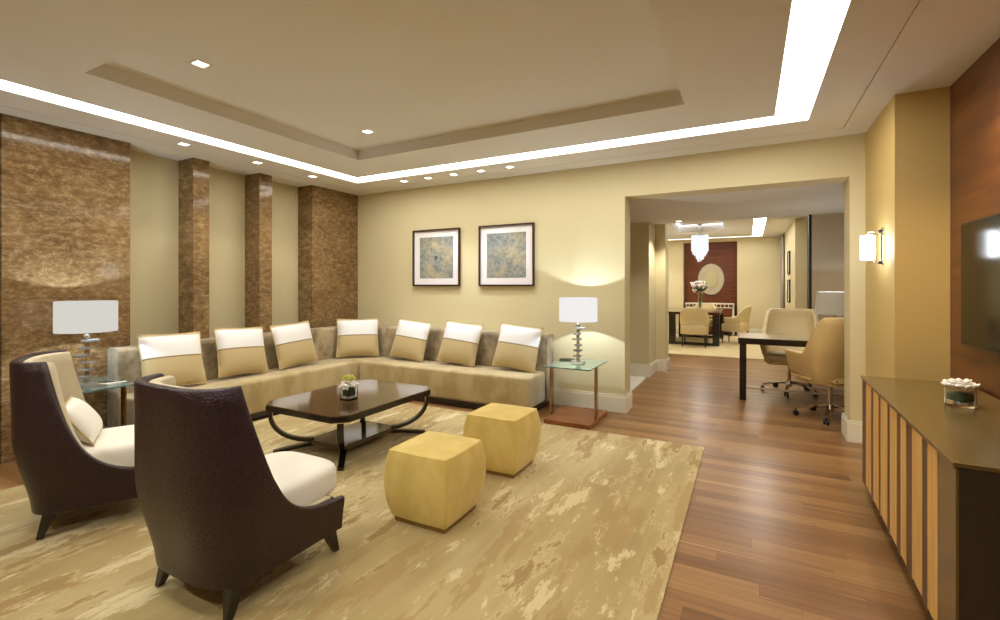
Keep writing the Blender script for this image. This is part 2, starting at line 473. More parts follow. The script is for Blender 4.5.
ring(b, (-3.6, 3.6, 7.5, 15.0), (-3.2, 0.30, 8.4, 14.0), HC, 2.9)
ring(b, (-2.98, 0.08, 8.6, 13.9), DT, HC, 2.9)
ring(b, (-3.2, 0.30, 8.4, 14.0), (-2.98, 0.08, 8.6, 13.9), HC + 0.03, 2.9)
box(b, *DT, HC + 0.16, 2.95)
struct('ceiling_dining', b, CEIL)
b = nb(); ring(b, (-3.2, 0.30, 8.4, 14.0), (-2.98, 0.08, 8.6, 13.9), HC + 0.01, HC + 0.026)
tag(build('ceiling_light_strip', b, LED, smooth=False), 'bright rectangular light strip in the far dining room ceiling', 'light')
b = nb(); ring(b, (DT[0], DT[1], DT[2], DT[3]), (DT[0] + 0.05, DT[1] - 0.05, DT[2] + 0.05, DT[3] - 0.05), HC + 0.145, HC + 0.155)
tag(build('cove_light', b, emit('cove_diffuser', (.95, .97, 1, 1), 2.0), smooth=False), 'cove light lining the ceiling recess around the crystal chandelier', 'light')

# curtain panel in the dining room
b = nb()
grid(b, lambda u, v: (0.76 + 0.025 * math.sin(u * 40), 13.65 + u * 0.8, 0.02 + v * 2.6), 60, 2)
o = build('curtain', b, CURTAIN); md = o.modifiers.new('solid', 'SOLIDIFY'); md.thickness = 0.006
tag(o, 'grey full-height curtain at the far right corner of the dining room', 'curtain')

# ---------------------------------------------------------------- ceiling downlights, plus spots without a fixture
def downlight(x, y, z, label, group, power=SPOT, size=95, s=0.05, col=(1.0, 0.93, 0.82)):
    t = thing('downlight', label, 'light', (x, y, z), 0, group)
    b = nb(); ring(b, (-s, s, -s, s), (-s * .72, s * .72, -s * .72, s * .72), -0.004, 0.0)
    build('trim_ring', b, TRIM, t, smooth=False)
    build('lens', box(nb(), -s * .72, s * .72, -s * .72, s * .72, -0.002, 0.0), SPOTLED, t, smooth=False)
    if power: spot('downlight_beam', (x, y, z - 0.012), power, size, 0.6, col, r=0.015)
    return t
downlight(-3.07, 1.72, HC + 0.10, 'square downlight in the ceiling recess, nearest the left', None, SPOT, 110)
downlight(-3.07, 3.19, HC + 0.10, 'square downlight in the ceiling recess near its far corner', None, SPOT, 110)
for y, l in ((2.43, 'square downlight by the left wall above the first narrow marble pilaster'), (3.16, 'square downlight by the left wall above the second narrow marble pilaster'), (3.87, 'square downlight by the left wall nearest the corner marble')):
    downlight(-4.6, y, HC, l, 'downlights along the marble wall', SPOT * 0.6)
nm = ['first from the left', 'second from the left', 'middle one', 'second from the right', 'rightmost, above the right picture']
for k in range(5):
    downlight(-3.80 + 0.37 * k, 4.58, HC, 'small square downlight in the row above the pictures, ' + nm[k], 'downlights above the pictures', SPOT * (1.5 if k in (1, 3) else 0.3), 76, col=(0.88, 0.93, 1.0))
downlight(-0.91, 7.28, 2.30, 'small downlight in the low passage ceiling before the dining room', None, SPOT * 1.8, 120)
spot('passage_beam', (-1.25, 6.4, 2.28), SPOT * 0.5, 100)
spot('study_beam', (1.1, 6.5, 2.28), SPOT * 0.9, 120)
spot('study_beam_front', (0.2, 6.0, 2.28), SPOT * 0.5, 110)
spot('dining_beam', (-2.2, 13.6, 2.64), SPOT * 1.6, 110)
spot('dining_beam_right', (0.2, 13.2, 2.64), SPOT * 1.2, 110)
spot('console_warm_fill', (0.90, 3.1, 2.645), SPOT * 1.7, 120, 0.7, (1.0, 0.74, 0.42))  # added warm spot, no fixture behind it; tints the right pier gold
spot('living_beam', (-0.9, -0.6, 2.64), SPOT * 2, 130)
spot('living_beam_left', (-3.2, -0.6, 2.64), SPOT * 2, 130)

# ---------------------------------------------------------------- rug
o = build('area_rug', box(nb(), -4.32, -0.325, -1.2, 4.22, 0, 0.012, 0.004), RUG, smooth=False)
tag(o, 'large gold and beige abstract patterned rug under the seating group', 'rug')
o = build('dining_carpet', box(nb(), -3.5, 0.75, 9.8, 14.0, 0, 0.01), DRUG, smooth=False)
tag(o, 'pale cream carpet under the far dining table', 'rug')
RZ = 0.012

# ---------------------------------------------------------------- sectional sofa
sofa = thing('sectional_sofa', 'long L-shaped gold velvet sectional sofa in the corner below two pictures', 'sofa', (-4.4, 4.4, 0))
def lo(*a): return (a[0] + 4.4, a[1] + 4.4, a[2] - 4.4, a[3] - 4.4) + tuple(a[4:])
def seat(x0, x1, y0, y1):
    b = nb(); box(b, x0 + 4.4, x1 + 4.4, y0 - 4.4, y1 - 4.4, 0.075, 0.41, 0.035, 4)
    return build('seat', b, SOFA, sofa)
seat(-4.82, -4.335, 2.0, 4.333); seat(-4.82, -4.335, 4.337, 4.80); seat(-4.331, -1.985, 4.345, 4.80)
b = nb(); box(b, *lo(-4.9, -4.36, 2.03, 4.86), 0, 0.075); box(b, *lo(-4.36, -2.01, 4.375, 4.86), 0, 0.075)
build('plinth', b, ESPRESSO, sofa, smooth=False)
path = [(-4.885, 2.0 + i * 0.26) for i in range(10)]
rc = 0.32
path += [(-4.885 + rc - rc * math.cos(a), 4.565 + rc * math.sin(a)) for a in [PI / 2 * k / 10 for k in range(11)]]
path += [(-4.5 + (4.5 - 1.965) * i / 10, 4.885) for i in range(1, 11)]
sec = []
hw, r0 = 0.095, 0.04
for (cx, cz, a0) in ((hw - r0, 0.81 - r0, 0), (-hw + r0, 0.81 - r0, 90), (-hw + 0.01, 0.09, 180), (hw - 0.01, 0.09, 270)):
    rr = r0 if cz > 0.5 else 0.01
    for k in range(5): sec.append((cx + rr * math.cos(R(a0 + k * 22.5)), cz + rr * math.sin(R(a0 + k * 22.5))))
b = nb(); rings = []
for i, p in enumerate(path):
    q0, q1 = Vector(path[max(i - 1, 0)]), Vector(path[min(i + 1, len(path) - 1)])
    t = (q1 - q0).normalized(); nr = Vector((t.y, -t.x))
    rings.append([b.verts.new((p[0] + 4.4 + nr.x * s0, p[1] - 4.4 + nr.y * s0, z)) for s0, z in sec])
for a, c in zip(rings, rings[1:]):
    for k in range(len(sec)): b.faces.new((a[k], a[(k + 1) % len(sec)], c[(k + 1) % len(sec)], c[k]))
b.faces.new(rings[0]); b.faces.new(list(reversed(rings[-1])))
build('backrest', b, SOFABACK, sofa, angle=60)

# ---------------------------------------------------------------- cushions
def cushion_mesh(wd, ht, th):
    b = nb()
    N = 18
    def half(sg):
        def f(u, v):
            x, z = 2 * u - 1, 2 * v - 1
            k = (1 - abs(x) ** 2.6) * (1 - abs(z) ** 2.6)
            pinch = 1 - 0.05 * (1 - z * z) * abs(x) ** 3
            pz = 1 - 0.05 * (1 - x * x) * abs(z) ** 3
            return (x * wd / 2 * pinch, sg * th / 2 * max(k, 0) ** 0.55 - sg * 0.0, ht / 2 + z * ht / 2 * pz)
        return f
    grid(b, half(1), N, N); grid(b, half(-1), N, N)
    bmesh.ops.remove_doubles(b, verts=b.verts, dist=0.0006)
    return b
def cushion(name, label, loc, rz, tilt, roll, first=None, wd=0.53, ht=0.50, th=0.15, group='cushions on the sofa', mat=None):
    if first is None:
        o = build(name, cushion_mesh(wd, ht, th), mat or CUSHION, None, angle=80)
        b = nb()
        pts = []
        for k in range(61):
            a = k / 60 * 4; s_ = int(a) % 4; f = a - int(a)
            x, z = [(-1 + 2 * f, -1), (1, -1 + 2 * f), (1 - 2 * f, 1), (-1, 1 - 2 * f)][s_]
            pinch = 1 - 0.05 * (1 - z * z) * abs(x) ** 3; pz = 1 - 0.05 * (1 - x * x) * abs(z) ** 3
            pts.append((x * wd / 2 * pinch, 0, ht / 2 + z * ht / 2 * pz))
        tube(b, pts, 0.006, 6)
        build('piping', b, SATIN_P, o)
    else:
        o = dup(first)
    o.rotation_mode = 'XYZ'
    o.matrix_world = Matrix.Translation(loc) @ Matrix.Rotation(rz, 4, 'Z') @ Matrix.Rotation(tilt, 4, 'X') @ Matrix.Rotation(roll, 4, 'Y')
    tag(o, label, 'cushion', group); return o
CU = [
    ((-4.585, 2.36, 0.415), 90, -17, 2, 'large cream and white banded cushion at the left end of the sofa'),
    ((-4.60, 3.02, 0.415), 90, -16, 3, 'banded cushion second from the sofa left end, before the second marble pilaster'),
    ((-4.60, 3.69, 0.415), 90, -16, -3, 'banded cushion third from the left, just before the sofa corner'),
    ((-4.50, 4.50, 0.415), 45, -15, 0, 'banded cushion standing right in the sofa corner'),
    ((-3.80, 4.61, 0.415), 0, -16, 5, 'banded cushion below the left edge of the left picture'),
    ((-3.06, 4.61, 0.415), 0, -17, 5, 'banded cushion second from the sofa right end, between the two pictures'),
    ((-2.30, 4.61, 0.415), 0, -17, 5, 'banded cushion at the right end of the sofa beside the glass table'),
]
c0 = None
for loc, rz, ti, ro, lab in CU:
    c = cushion('throw_cushion', lab, (loc[0], loc[1], loc[2] + 0.02), R(rz), R(ti), R(ro), c0)
    if c0 is None: c0 = c

# ---------------------------------------------------------------- U-shaped upholstered shells
def uplan(s, w_, d, yc, yf, n):
    """s in 0..1 around the U from front left to front right"""
    straight = yf - yc
    a = 0.27
    if s < a: return (-w_, yf - straight * s / a)
    if s > 1 - a: return (w_, yf - straight * (1 - s) / a)
    th = PI * (s - a) / (1 - 2 * a)
    c, q = math.cos(th), math.sin(th)
    return (-w_ * math.copysign(abs(c) ** (2 / n), c), yc - d * abs(q) ** (2 / n))

def ushell(b, W, D, yc, yf, n, top, zb, off, th, nu=56, nz=12, rim=0.0):
    """closed wall: outer surface at offset off, inner at off+th"""
    def f(u, v):
        # section: v 0..1 goes outer bottom -> outer top -> inner top -> inner bottom
        tot = 2 * nz + 4
        k = round(v * tot) if False else v * tot
        bx, by = uplan(u, 1, 1, 0, 1, n)
        x0, y0 = uplan(u, W(0.5), D(0.5), yc, yf, n)
        zt = top(y0) - rim
        if k <= nz: q = k / nz; o = off; z = zb + (zt - zb) * q - (0.0)
        elif k < nz + 4:
            a = (k - nz) / 4 * PI; o = off + th / 2 - th / 2 * math.cos(a); z = zt + th * 0.28 * math.sin(a)
        else: q = 1 - (k - nz - 4) / nz; o = off + th; z = zb + (zt - zb) * max(q, 0)
        ww, dd = W(z) - o, D(z) - o
        x, y = uplan(u, ww, dd, yc, yf - off * 0.5, n)
        return (x, y, z)
    grid(b, f, nu, 2 * nz + 4, closev=True, cap=True)

# ---------------------------------------------------------------- lounge chairs
def ss(a, b_, x):
    t = max(0, min(1, (x - a) / (b_ - a))); return t * t * (3 - 2 * t)
def lounge_chair(label, loc, rz):
    t = thing('lounge_chair', label, 'armchair', loc, rz, 'brown lounge chairs')
    W = lambda z: 0.292 + 0.048 * ss(0.1, 0.5, z) - 0.02 * ss(0.6, 0.95, z)
    D = lambda z: 0.225 + 0.075 * ss(0.1, 0.55, z) + 0.01 * ss(0.6, 0.95, z)
    yc, yf = -0.06, 0.325
    def top(y):
        if y <= -0.21: return 0.93
        return 0.275 + 0.655 * math.exp(-((y + 0.21) / 0.125) ** 1.08)
    b = nb(); ushell(b, W, D, yc, yf, 3.4, top, 0.13, 0, 0.04, 140, 14)
    build('shell', b, CROC, t, angle=75)
    b = nb(); ushell(b, W, D, yc, yf - 0.03, 3.4, top, 0.30, 0.041, 0.045, 140, 12, rim=0.012)
    build('inner_upholstery', b, CREAM, t, angle=75)
    # base between the sides
    poly = [uplan(i / 40, W(0.2) - 0.042, D(0.2) - 0.042, yc, yf - 0.012, 3.4) for i in range(41)]
    build('seat_base', prism(nb(), poly, 0.135, 0.285, 0.012), CROC, t, angle=40)
    # seat cushion, domed, round front
    def cf(u, v):
        a = 2 * PI * u
        c, s_ = math.cos(a), math.sin(a)
        px = 0.25 * math.copysign(abs(c) ** (2 / 4.2), c); py = 0.315 * math.copysign(abs(s_) ** (2 / 4.2), s_)
        prof = [(0.0, 0.288), (0.95, 0.288), (0.99, 0.30), (1.0, 0.33), (1.0, 0.38), (0.985, 0.405), (0.93, 0.425), (0.75, 0.44), (0.4, 0.447), (0.0, 0.449)]
        k = round(v * 9); r_, z = prof[k]
        return (px * r_, 0.10 + py * r_, z)
    b = nb(); grid(b, cf, 40, 10, closeu=True); bmesh.ops.remove_doubles(b, verts=b.verts, dist=0.0005)
    build('seat_cushion', b, WHITE, t, angle=80, sub=1)
    for sx, sy in ((-1, -1), (1, -1), (-1, 1), (1, 1)):
        x0 = sx * 0.222; y0 = -0.18 if sy < 0 else 0.28
        x1 = sx * 0.245; y1 = y0 + sy * 0.05
        b = nb()
        ts, bs = 0.035, 0.014
        va = [b.verts.new((x0 + a * ts, y0 + c * ts, 0.155)) for a, c in ((-1, -1), (1, -1), (1, 1), (-1, 1))]
        vb = [b.verts.new((x1 + a * bs, y1 + c * bs, 0.0)) for a, c in ((-1, -1), (1, -1), (1, 1), (-1, 1))]
        b.faces.new(va); b.faces.new(list(reversed(vb)))
        for k in range(4): b.faces.new((va[k], vb[k], vb[(k + 1) % 4], va[(k + 1) % 4]))
        build('leg', b, ESPRESSO, t, smooth=False, bevel=0.003)
    return t
lounge_chair('dark brown crocodile-leather lounge chair in the foreground, its back to the viewer', (-2.085, 1.36, RZ), R(1))
lounge_chair('dark brown crocodile-leather lounge chair at the far left, seen from its side', (-3.425, 1.35, RZ), R(-27))
rz2 = R(-27)
def at2(x, y, z): return (-3.425 + x * math.cos(rz2) - y * math.sin(rz2), 1.35 + x * math.sin(rz2) + y * math.cos(rz2), z)
cushion('lumbar_cushion', 'small plain white lumbar cushion in the left lounge chair', at2(0, -0.02, 0.455), rz2 + PI, R(-34), 0, None, 0.40, 0.26, 0.12, None, WHITE)

# ---------------------------------------------------------------- coffee table
ct = thing('coffee_table', 'dark glossy eight-cornered coffee table with curved legs on the rug', 'table', (-2.975, 2.93, RZ))
def octo(hx, hy, ch):
    return [(-hx + ch, -hy), (hx - ch, -hy), (hx, -hy + ch), (hx, hy - ch), (hx - ch, hy), (-hx + ch, hy), (-hx, hy - ch), (-hx, -hy + ch)]
build('tabletop', prism(nb(), octo(0.445, 0.57, 0.09), 0.375, 0.41, 0.003), TABLETOP, ct, smooth=False)
b = nb(); o_, i_ = octo(0.448, 0.573, 0.091), octo(0.415, 0.54, 0.085)
va = [[b.verts.new((x, y, z)) for x, y in q] for q, z in ((o_, 0.36), (o_, 0.40), (i_, 0.40), (i_, 0.36))]
for k in range(8):
    for j in range(4): b.faces.new((va[j][k], va[j][(k + 1) % 8], va[(j + 1) % 4][(k + 1) % 8], va[(j + 1) % 4][k]))
build('apron', b, ESPRESSO, ct, smooth=False)
build('shelf', prism(nb(), octo(0.20, 0.31, 0.05), 0.055, 0.09, 0.003), TABLETOP, ct, smooth=False)
for sx, sy in ((-1, -1), (1, -1), (-1, 1), (1, 1)):
    c1 = Vector((sx * 0.385, sy * 0.51, 0)); c2 = Vector((sx * 0.17, sy * 0.27, 0))
    dirn = (c1 - c2).normalized(); side = Vector((-dirn.y, dirn.x, 0))
    L_ = (c1 - c2).length
    pts = [c1 + Vector((0, 0, 0.345)), c1 + Vector((0, 0, 0.31))]
    for k in range(13):
        a = PI / 2 * k / 12
        pts.append(c1 - dirn * L_ * (1 - math.cos(a)) + Vector((0, 0, 0.31 - 0.225 * math.sin(a))))
    b = nb(); bar(b, pts, side, 0.045, 0.028)
    lg = build('leg', b, ESPRESSO, ct, angle=50)
    pts = [c2 - dirn * 0.03 + Vector((0, 0, 0.055)), c2 + dirn * 0.06 + Vector((0, 0, 0.05)), c2 + dirn * 0.18 + Vector((0, 0, 0.032)), c1 - dirn * 0.02 + Vector((0, 0, 0.014))]
    b = nb(); bar(b, pts, side, 0.045, [0.03, 0.03, 0.028, 0.026])
    build('foot', b, ESPRESSO, lg, angle=50)

# ---------------------------------------------------------------- ottomans
def otto_mesh():
    b = nb(); N = 14
    def bul(t): return 1 - abs(t) ** 2.4
    def P(x, y, z):
        # x,y,z in -1..1 cube coordinates
        hx = 0.184 + 0.032 * (1 - ((z - 0.05)) ** 2) + 0.006 * (z > 0) * z
        k = hx
        X, Y = x * k, y * k
        Zc = 0.218 + z * 0.19
        X *= 1 + 0.03 * (1 - y * y) ; Y *= 1 + 0.03 * (1 - x * x)
        if z > 0.999: Zc += 0.012 * (1 - x * x) * (1 - y * y)
        return (X, Y, Zc)
    for ax in range(3):
        for sg in (-1, 1):
            def f(u, v):
                p = [2 * u - 1, 2 * v - 1]; p.insert(ax, sg); return P(*p)
            grid(b, f, N, N)
    bmesh.ops.remove_doubles(b, verts=b.verts, dist=0.001)
    return b
def ottoman(label, loc, rz):
    t = thing('ottoman', label, 'ottoman', loc, rz, 'yellow cube ottomans')
    o = build('cushion', otto_mesh(), OTTO, t, angle=50)
    bv = o.modifiers.new('bevel', 'BEVEL'); bv.width = 0.012; bv.segments = 3; bv.limit_method = 'ANGLE'; bv.angle_limit = R(40)
    # welt along the top edges
    b = nb(); pts = []
    for k in range(41):
        a = k / 40 * 4; s_ = int(a) % 4; f = a - int(a)
        x, y = [(-1 + 2 * f, -1), (1, -1 + 2 * f), (1 - 2 * f, 1), (-1, 1 - 2 * f)][s_]
        k2 = 0.184 + 0.032 * (1 - 0.95 ** 2) + 0.006
        pts.append((x * k2 * (1 + 0.03 * (1 - y * y)) * .993, y * k2 * (1 + 0.03 * (1 - x * x)) * .993, 0.404))
    tube(b, pts, 0.004, 6); build('welt', b, OTTO, t)
    build('plinth', box(nb(), -0.17, 0.17, -0.17, 0.17, 0, 0.036), M('brass_plinth', srgb(150, 122, 70), 0.35, metal=0.3).m, t, smooth=False, bevel=0.002)
    return t
ottoman('yellow cube ottoman nearer the viewer, beside the foreground lounge chair', (-1.62, 2.245, RZ), R(1))
ottoman('yellow cube ottoman farther back, nearer the sofa end', (-1.615, 3.07, RZ), 0)

# ---------------------------------------------------------------- side tables
def side_table(label, loc, rz):
    t = thing('side_table', label, 'table', loc, rz, 'glass side tables')
    build('glass_top', box(nb(), -0.235, 0.235, -0.31, 0.31, 0.553, 0.565, 0.001), GREENGLASS, t, smooth=False)
    build('base', box(nb(), -0.235, 0.235, -0.30, 0.30, 0, 0.045, 0.003), CHERRY, t, smooth=False)
    for sx in (-1, 1):
        build('post', box(nb(), sx * 0.232 - 0.008, sx * 0.232 + 0.008, -0.13, -0.07, 0.045, 0.553, 0.001), BRASS, t, smooth=False)
    return t
side_table('glass-topped side table with a cherry base at the right end of the sofa', (-1.545, 4.55, 0), 0)
side_table('glass-topped side table behind the left lounge chair by the marble wall', (-4.66, 1.71, 0), R(90))

# ---------------------------------------------------------------- table lamps
def table_lamp(label, loc, rz, shade_mat):
    t = thing('table_lamp', label, 'lamp', loc, rz, 'crystal table lamps')
    build('base', lathe(nb(), [(0.075, 0), (0.075, 0.018), (0.03, 0.022)], n=32), CRYSTAL, t)
    b = nb()
    rnd = random.Random(3)
    z = 0.022
    spec = [('cube', .034), ('disc', .045), ('cube', .03), ('disc', .05), ('cube', .032), ('disc', .043), ('cube', .03), ('disc', .052), ('cube', .032), ('disc', .045), ('cube', .03), ('disc', .058), ('ball', .022)]
    for i, (k, s_) in enumerate(spec):
        ox, oy = (rnd.uniform(-.02, .02), rnd.uniform(-.02, .02)) if k == 'disc' else (0, 0)
        if k == 'cube':
            build('stem_block', box(nb(), -s_ / 2, s_ / 2, -s_ / 2, s_ / 2, z, z + 0.036, 0.003), CHROME, t, smooth=False); z += 0.036
        elif k == 'disc':
            build('crystal_disc', lathe(nb(), [(s_ * .8, z), (s_, z + 0.006), (s_, z + 0.015), (s_ * .8, z + 0.021)], ox, oy, 24), CRYSTAL, t); z += 0.021
        else:
            b = nb(); ball(b, (0, 0, z + .02), .024); build('finial_ball', b, CHROME, t); z += 0.04
    build('neck', lathe(nb(), [(0.008, z), (0.008, 0.46), (0.016, 0.46), (0.016, 0.50), (0.006, 0.505), (0.006, 0.535)], n=16), CHROME, t)
    b = nb()
    lathe(b, [(0.193, 0.425), (0.193, 0.665), (0.190, 0.665), (0.190, 0.425)], n=64, cap=False)
    rg = lathe(b, [(0.193, 0.4249), (0.190, 0.4249)], n=64, cap=False); lathe(b, [(0.193, 0.6651), (0.190, 0.6651)], n=64, cap=False)
    build('lamp_shade', b, shade_mat, t, angle=50)
    b = nb()
    for k in range(3):
        a = k * 2 * PI / 3
        tube(b, [(0, 0, 0.645), (0.19 * math.cos(a), 0.19 * math.sin(a), 0.655)], 0.0015, 6)
    build('shade_spider', b, CHROME, t)
    build('harp', tube(nb(), [(0.012, 0, 0.50), (0.05, 0, 0.53), (0.055, 0, 0.58), (0.03, 0, 0.63), (0, 0, 0.645), (-0.03, 0, 0.63), (-0.055, 0, 0.58), (-0.05, 0, 0.53), (-0.012, 0, 0.50)], 0.0015, 6), CHROME, t)
    bl = bulb('lamp_bulb', (0, 0, 0.56), LAMP); bl.location = (loc[0], loc[1], loc[2] + 0.555)
    return t
table_lamp('crystal-stem table lamp with a white drum shade, on the right glass table', (-1.545, 4.60, 0.5655), 0, SHADE)
table_lamp('crystal-stem table lamp with a cream drum shade, before the marble wall', (-4.62, 1.72, 0.5755 - 0.01), R(90), SHADE_L)

# small things on the side tables
o = build('tray', box(nb(), -0.075, 0.075, -0.05, 0.05, 0, 0.012, 0.004), RUBBER, None, loc=(-1.70, 4.70, 0.5655)); o.rotation_euler.z = R(8)
tag(o, 'thin dark tray on the right glass table, left of the lamp', 'tray')
o = build('notepad', box(nb(), -0.05, 0.05, -0.07, 0.07, 0, 0.008, 0.001), PAPER, None, loc=(-4.54, 1.86, 0.5655), smooth=False); o.rotation_euler.z = R(12)
tag(o, 'small white notepad on the left glass table beside the lamp', 'notepad')
o = build('pen', tube(nb(), [(-0.07, 0, 0.004), (0.06, 0, 0.004), (0.075, 0, 0.004)], 0.004, 8), RUBBER, None, loc=(-4.54, 1.86, 0.574)); o.rotation_euler.z = R(75)
tag(o, 'black pen lying on the notepad on the left glass table', 'pen')
for (x, y, r_, lab) in ((-4.52, 1.56, 10, 'dark square block, left of the lamp base on the left glass table'),):
    o = build('trinket_box', box(nb(), -0.028, 0.028, -0.028, 0.028, 0, 0.045, 0.003), BRONZE_D, None, loc=(x, y, 0.5655)); o.rotation_euler.z = R(r_)
    tag(o, lab, 'box')

# ---------------------------------------------------------------- pictures
def picture(label, xc, art):
    t = thing('framed_picture', label, 'picture', (xc, 5.0, 1.72), 0, 'framed prints above the sofa')
    hw, hh, f = 0.372, 0.37, 0.018
    b = nb()
    box(b, -hw, hw, -0.035, -0.002, hh - f, hh); box(b, -hw, hw, -0.035, -0.002, -hh, -hh + f)
    box(b, -hw, -hw + f, -0.035, -0.002, -hh + f, hh - f); box(b, hw - f, hw, -0.035, -0.002, -hh + f, hh - f)
    build('frame', b, FRAME, t, smooth=False)
    build('mat', box(nb(), -hw + f, hw - f, -0.012, -0.003, -hh + f, hh - f), MAT_W, t, smooth=False)
    build('print', box(nb(), -0.265, 0.265, -0.0135, -0.012, -0.27, 0.27), art, t, smooth=False)
    return t
picture('dark-framed print with a small ring motif, the left of two on the wall', -3.605, art_mat('grey_gold_print', 3.0, True))
picture('dark-framed blue and sand abstract print, the right of two on the wall', -2.578, art_mat('blue_sand_print', 8.3, False))

# ---------------------------------------------------------------- wall sconce
t = thing('wall_sconce', 'chrome wall sconce with a white opal cylinder shade on the right wall', 'light', (0.88, 4.385, 1.64))
build('back_plate', box(nb(), -0.012, 0, -0.03, 0.03, -0.135, 0.145, 0.003), CHROME, t, smooth=False)
build('arm', tube(nb(), [(-0.01, 0, 0.115), (-0.09, 0, 0.115), (-0.095, 0, 0.11), (-0.095, 0, 0.09)], 0.006, 10), CHROME, t)
build('arm', tube(nb(), [(-0.01, 0, -0.115), (-0.06, 0, -0.115)], 0.006, 10), CHROME, t)
for z in (0.115, -0.115):
    b = nb(); ball(b, (-0.022, 0, z), 0.014); build('knob', b, RUBBER, t)
build('lamp_shade', lathe(nb(), [(0.03, 0.088), (0.044, 0.084), (0.044, -0.092), (0.03, -0.095)], -0.095, 0, 32), SCONCE, t)

# ---------------------------------------------------------------- television
t = thing('television', 'wide black flat television hung on the dark wood wall', 'television', (1.165, 3.12, 1.36))
build('screen', box(nb(), -0.0505, -0.0495, -0.625, 0.625, -0.348, 0.352), TVB, t, smooth=False)
build('casing', box(nb(), -0.049, -0.02, -0.64, 0.64, -0.362, 0.362, 0.004), TVF, t, smooth=False)
build('wall_mount', box(nb(), -0.02, 0, -0.2, 0.2, -0.15, 0.15), RUBBER, t, smooth=False)

# ---------------------------------------------------------------- console cabinet
ZT = 0.765
FA, FB = Vector((0.601, 2.079)), Vector((0.649, 3.806)); CL = (FB - FA).length; DP = 0.50
cab = thing('console_cabinet', 'long bronze console cabinet with gold vertical slats under the television', 'cabinet', ((FA.x + FB.x) / 2, (FA.y + FB.y) / 2, 0), -math.atan2(FB.x - FA.x, FB.y - FA.y))
h = CL / 2
build('body', box(nb(), 0.012, DP, -h + 0.001, h - 0.001, 0.075, ZT - 0.016), BRONZE_D, cab, smooth=False)
build('worktop', box(nb(), -0.004, DP + 0.002, -h - 0.003, h + 0.003, ZT - 0.016, ZT, 0.002), BRONZE, cab, smooth=False)
build('plinth', box(nb(), 0.05, DP - 0.02, -h + 0.04, h - 0.04, 0, 0.075), BLACK, cab, smooth=False)
# slat boundaries, metres from the near end of the front
ys = [d - h for d in (1.728, 1.583, 1.429, 1.356, 1.211, 1.158, 0.997, 0.934, 0.796, 0.719, 0.622, 0.523, 0.38, 0.304, 0.184, 0)]
ys[0] = h; ys[-1] = -h
for k in range(15):
    a, c = ys[k + 1], ys[k]
    if k % 2 == 1:
        mid = (a + c) / 2
        for p, q in ((a, mid - 0.001), (mid + 0.001, c)): build('gold_slat', box(nb(), 0.002, 0.012, p, q, 0.10, ZT - 0.022), SLAT, cab, smooth=False)
    else:
        build('brown_slat', box(nb(), 0.004, 0.012, a, c, 0.08, ZT - 0.022), BRONZE if k == 14 else SLAT_D, cab, smooth=False)

# ---------------------------------------------------------------- flower bowls
def petals(b, c, r, n, rnd, tilt=0.5):
    for k in range(n):
        a = 2 * PI * k / n + rnd.uniform(-.2, .2)
        rot = Matrix.Rotation(a, 3, 'Z') @ Matrix.Rotation(-tilt, 3, 'Y')
        p = Vector(c) + rot @ Vector((r * .55, 0, 0))
        ball(b, p, r * .55, (1, .62, .3), 10, 6, rot)
    ball(b, (c[0], c[1], c[2] + r * .1), r * .25, u=8, v=6)
t = thing('flower_arrangement', 'small square glass vase of white flowers and lime buds on the coffee table', 'flowers', (-2.90, 2.80, RZ + 0.4105))
b = nb(); ring(b, (-.05, .05, -.05, .05), (-.046, .046, -.046, .046), 0, 0.10); box(b, -.046, .046, -.046, .046, 0, 0.008)
build('glass_vase', b, GLASS, t, smooth=False)
b = nb(); box(b, -.036, .036, -.036, .036, 0.03, 0.095, 0.008); build('leaf_wrap', b, LEAF, t)
b = nb(); box(b, -.040, .040, -.040, .040, 0.009, 0.022, 0.004); build('pebbles', b, PAPER, t)
rnd = random.Random(5)
for k in range(9):
    a = k * 2 * PI / 8; r_ = 0.055 if k < 8 else 0
    b = nb(); cc = Vector((r_ * math.cos(a), r_ * math.sin(a), 0.112 + rnd.uniform(-.008, .012) + (0.02 if k == 8 else 0)))
    for q in range(9):
        dv = Vector((rnd.uniform(-1, 1), rnd.uniform(-1, 1), rnd.uniform(-1, 1))).normalized() * .017
        ball(b, cc + dv, .013, (1, 1, .8), 8, 6)
    build('flower', b, PETAL, t)
for k in range(6):
    a = k * PI / 3 + .3; x, y = 0.03 * math.cos(a), 0.03 * math.sin(a)
    b = nb(); tube(b, [(x * .5, y * .5, .10), (x, y, .17)], .003, 6); ball(b, (x, y, .178), .013, (1, 1, 1.4), 8, 6); ball(b, (x * 1.6, y * 1.6, .165), .010, (1, 1, 1.3), 8, 6)
    build('bud', b, LEAF_L, t)

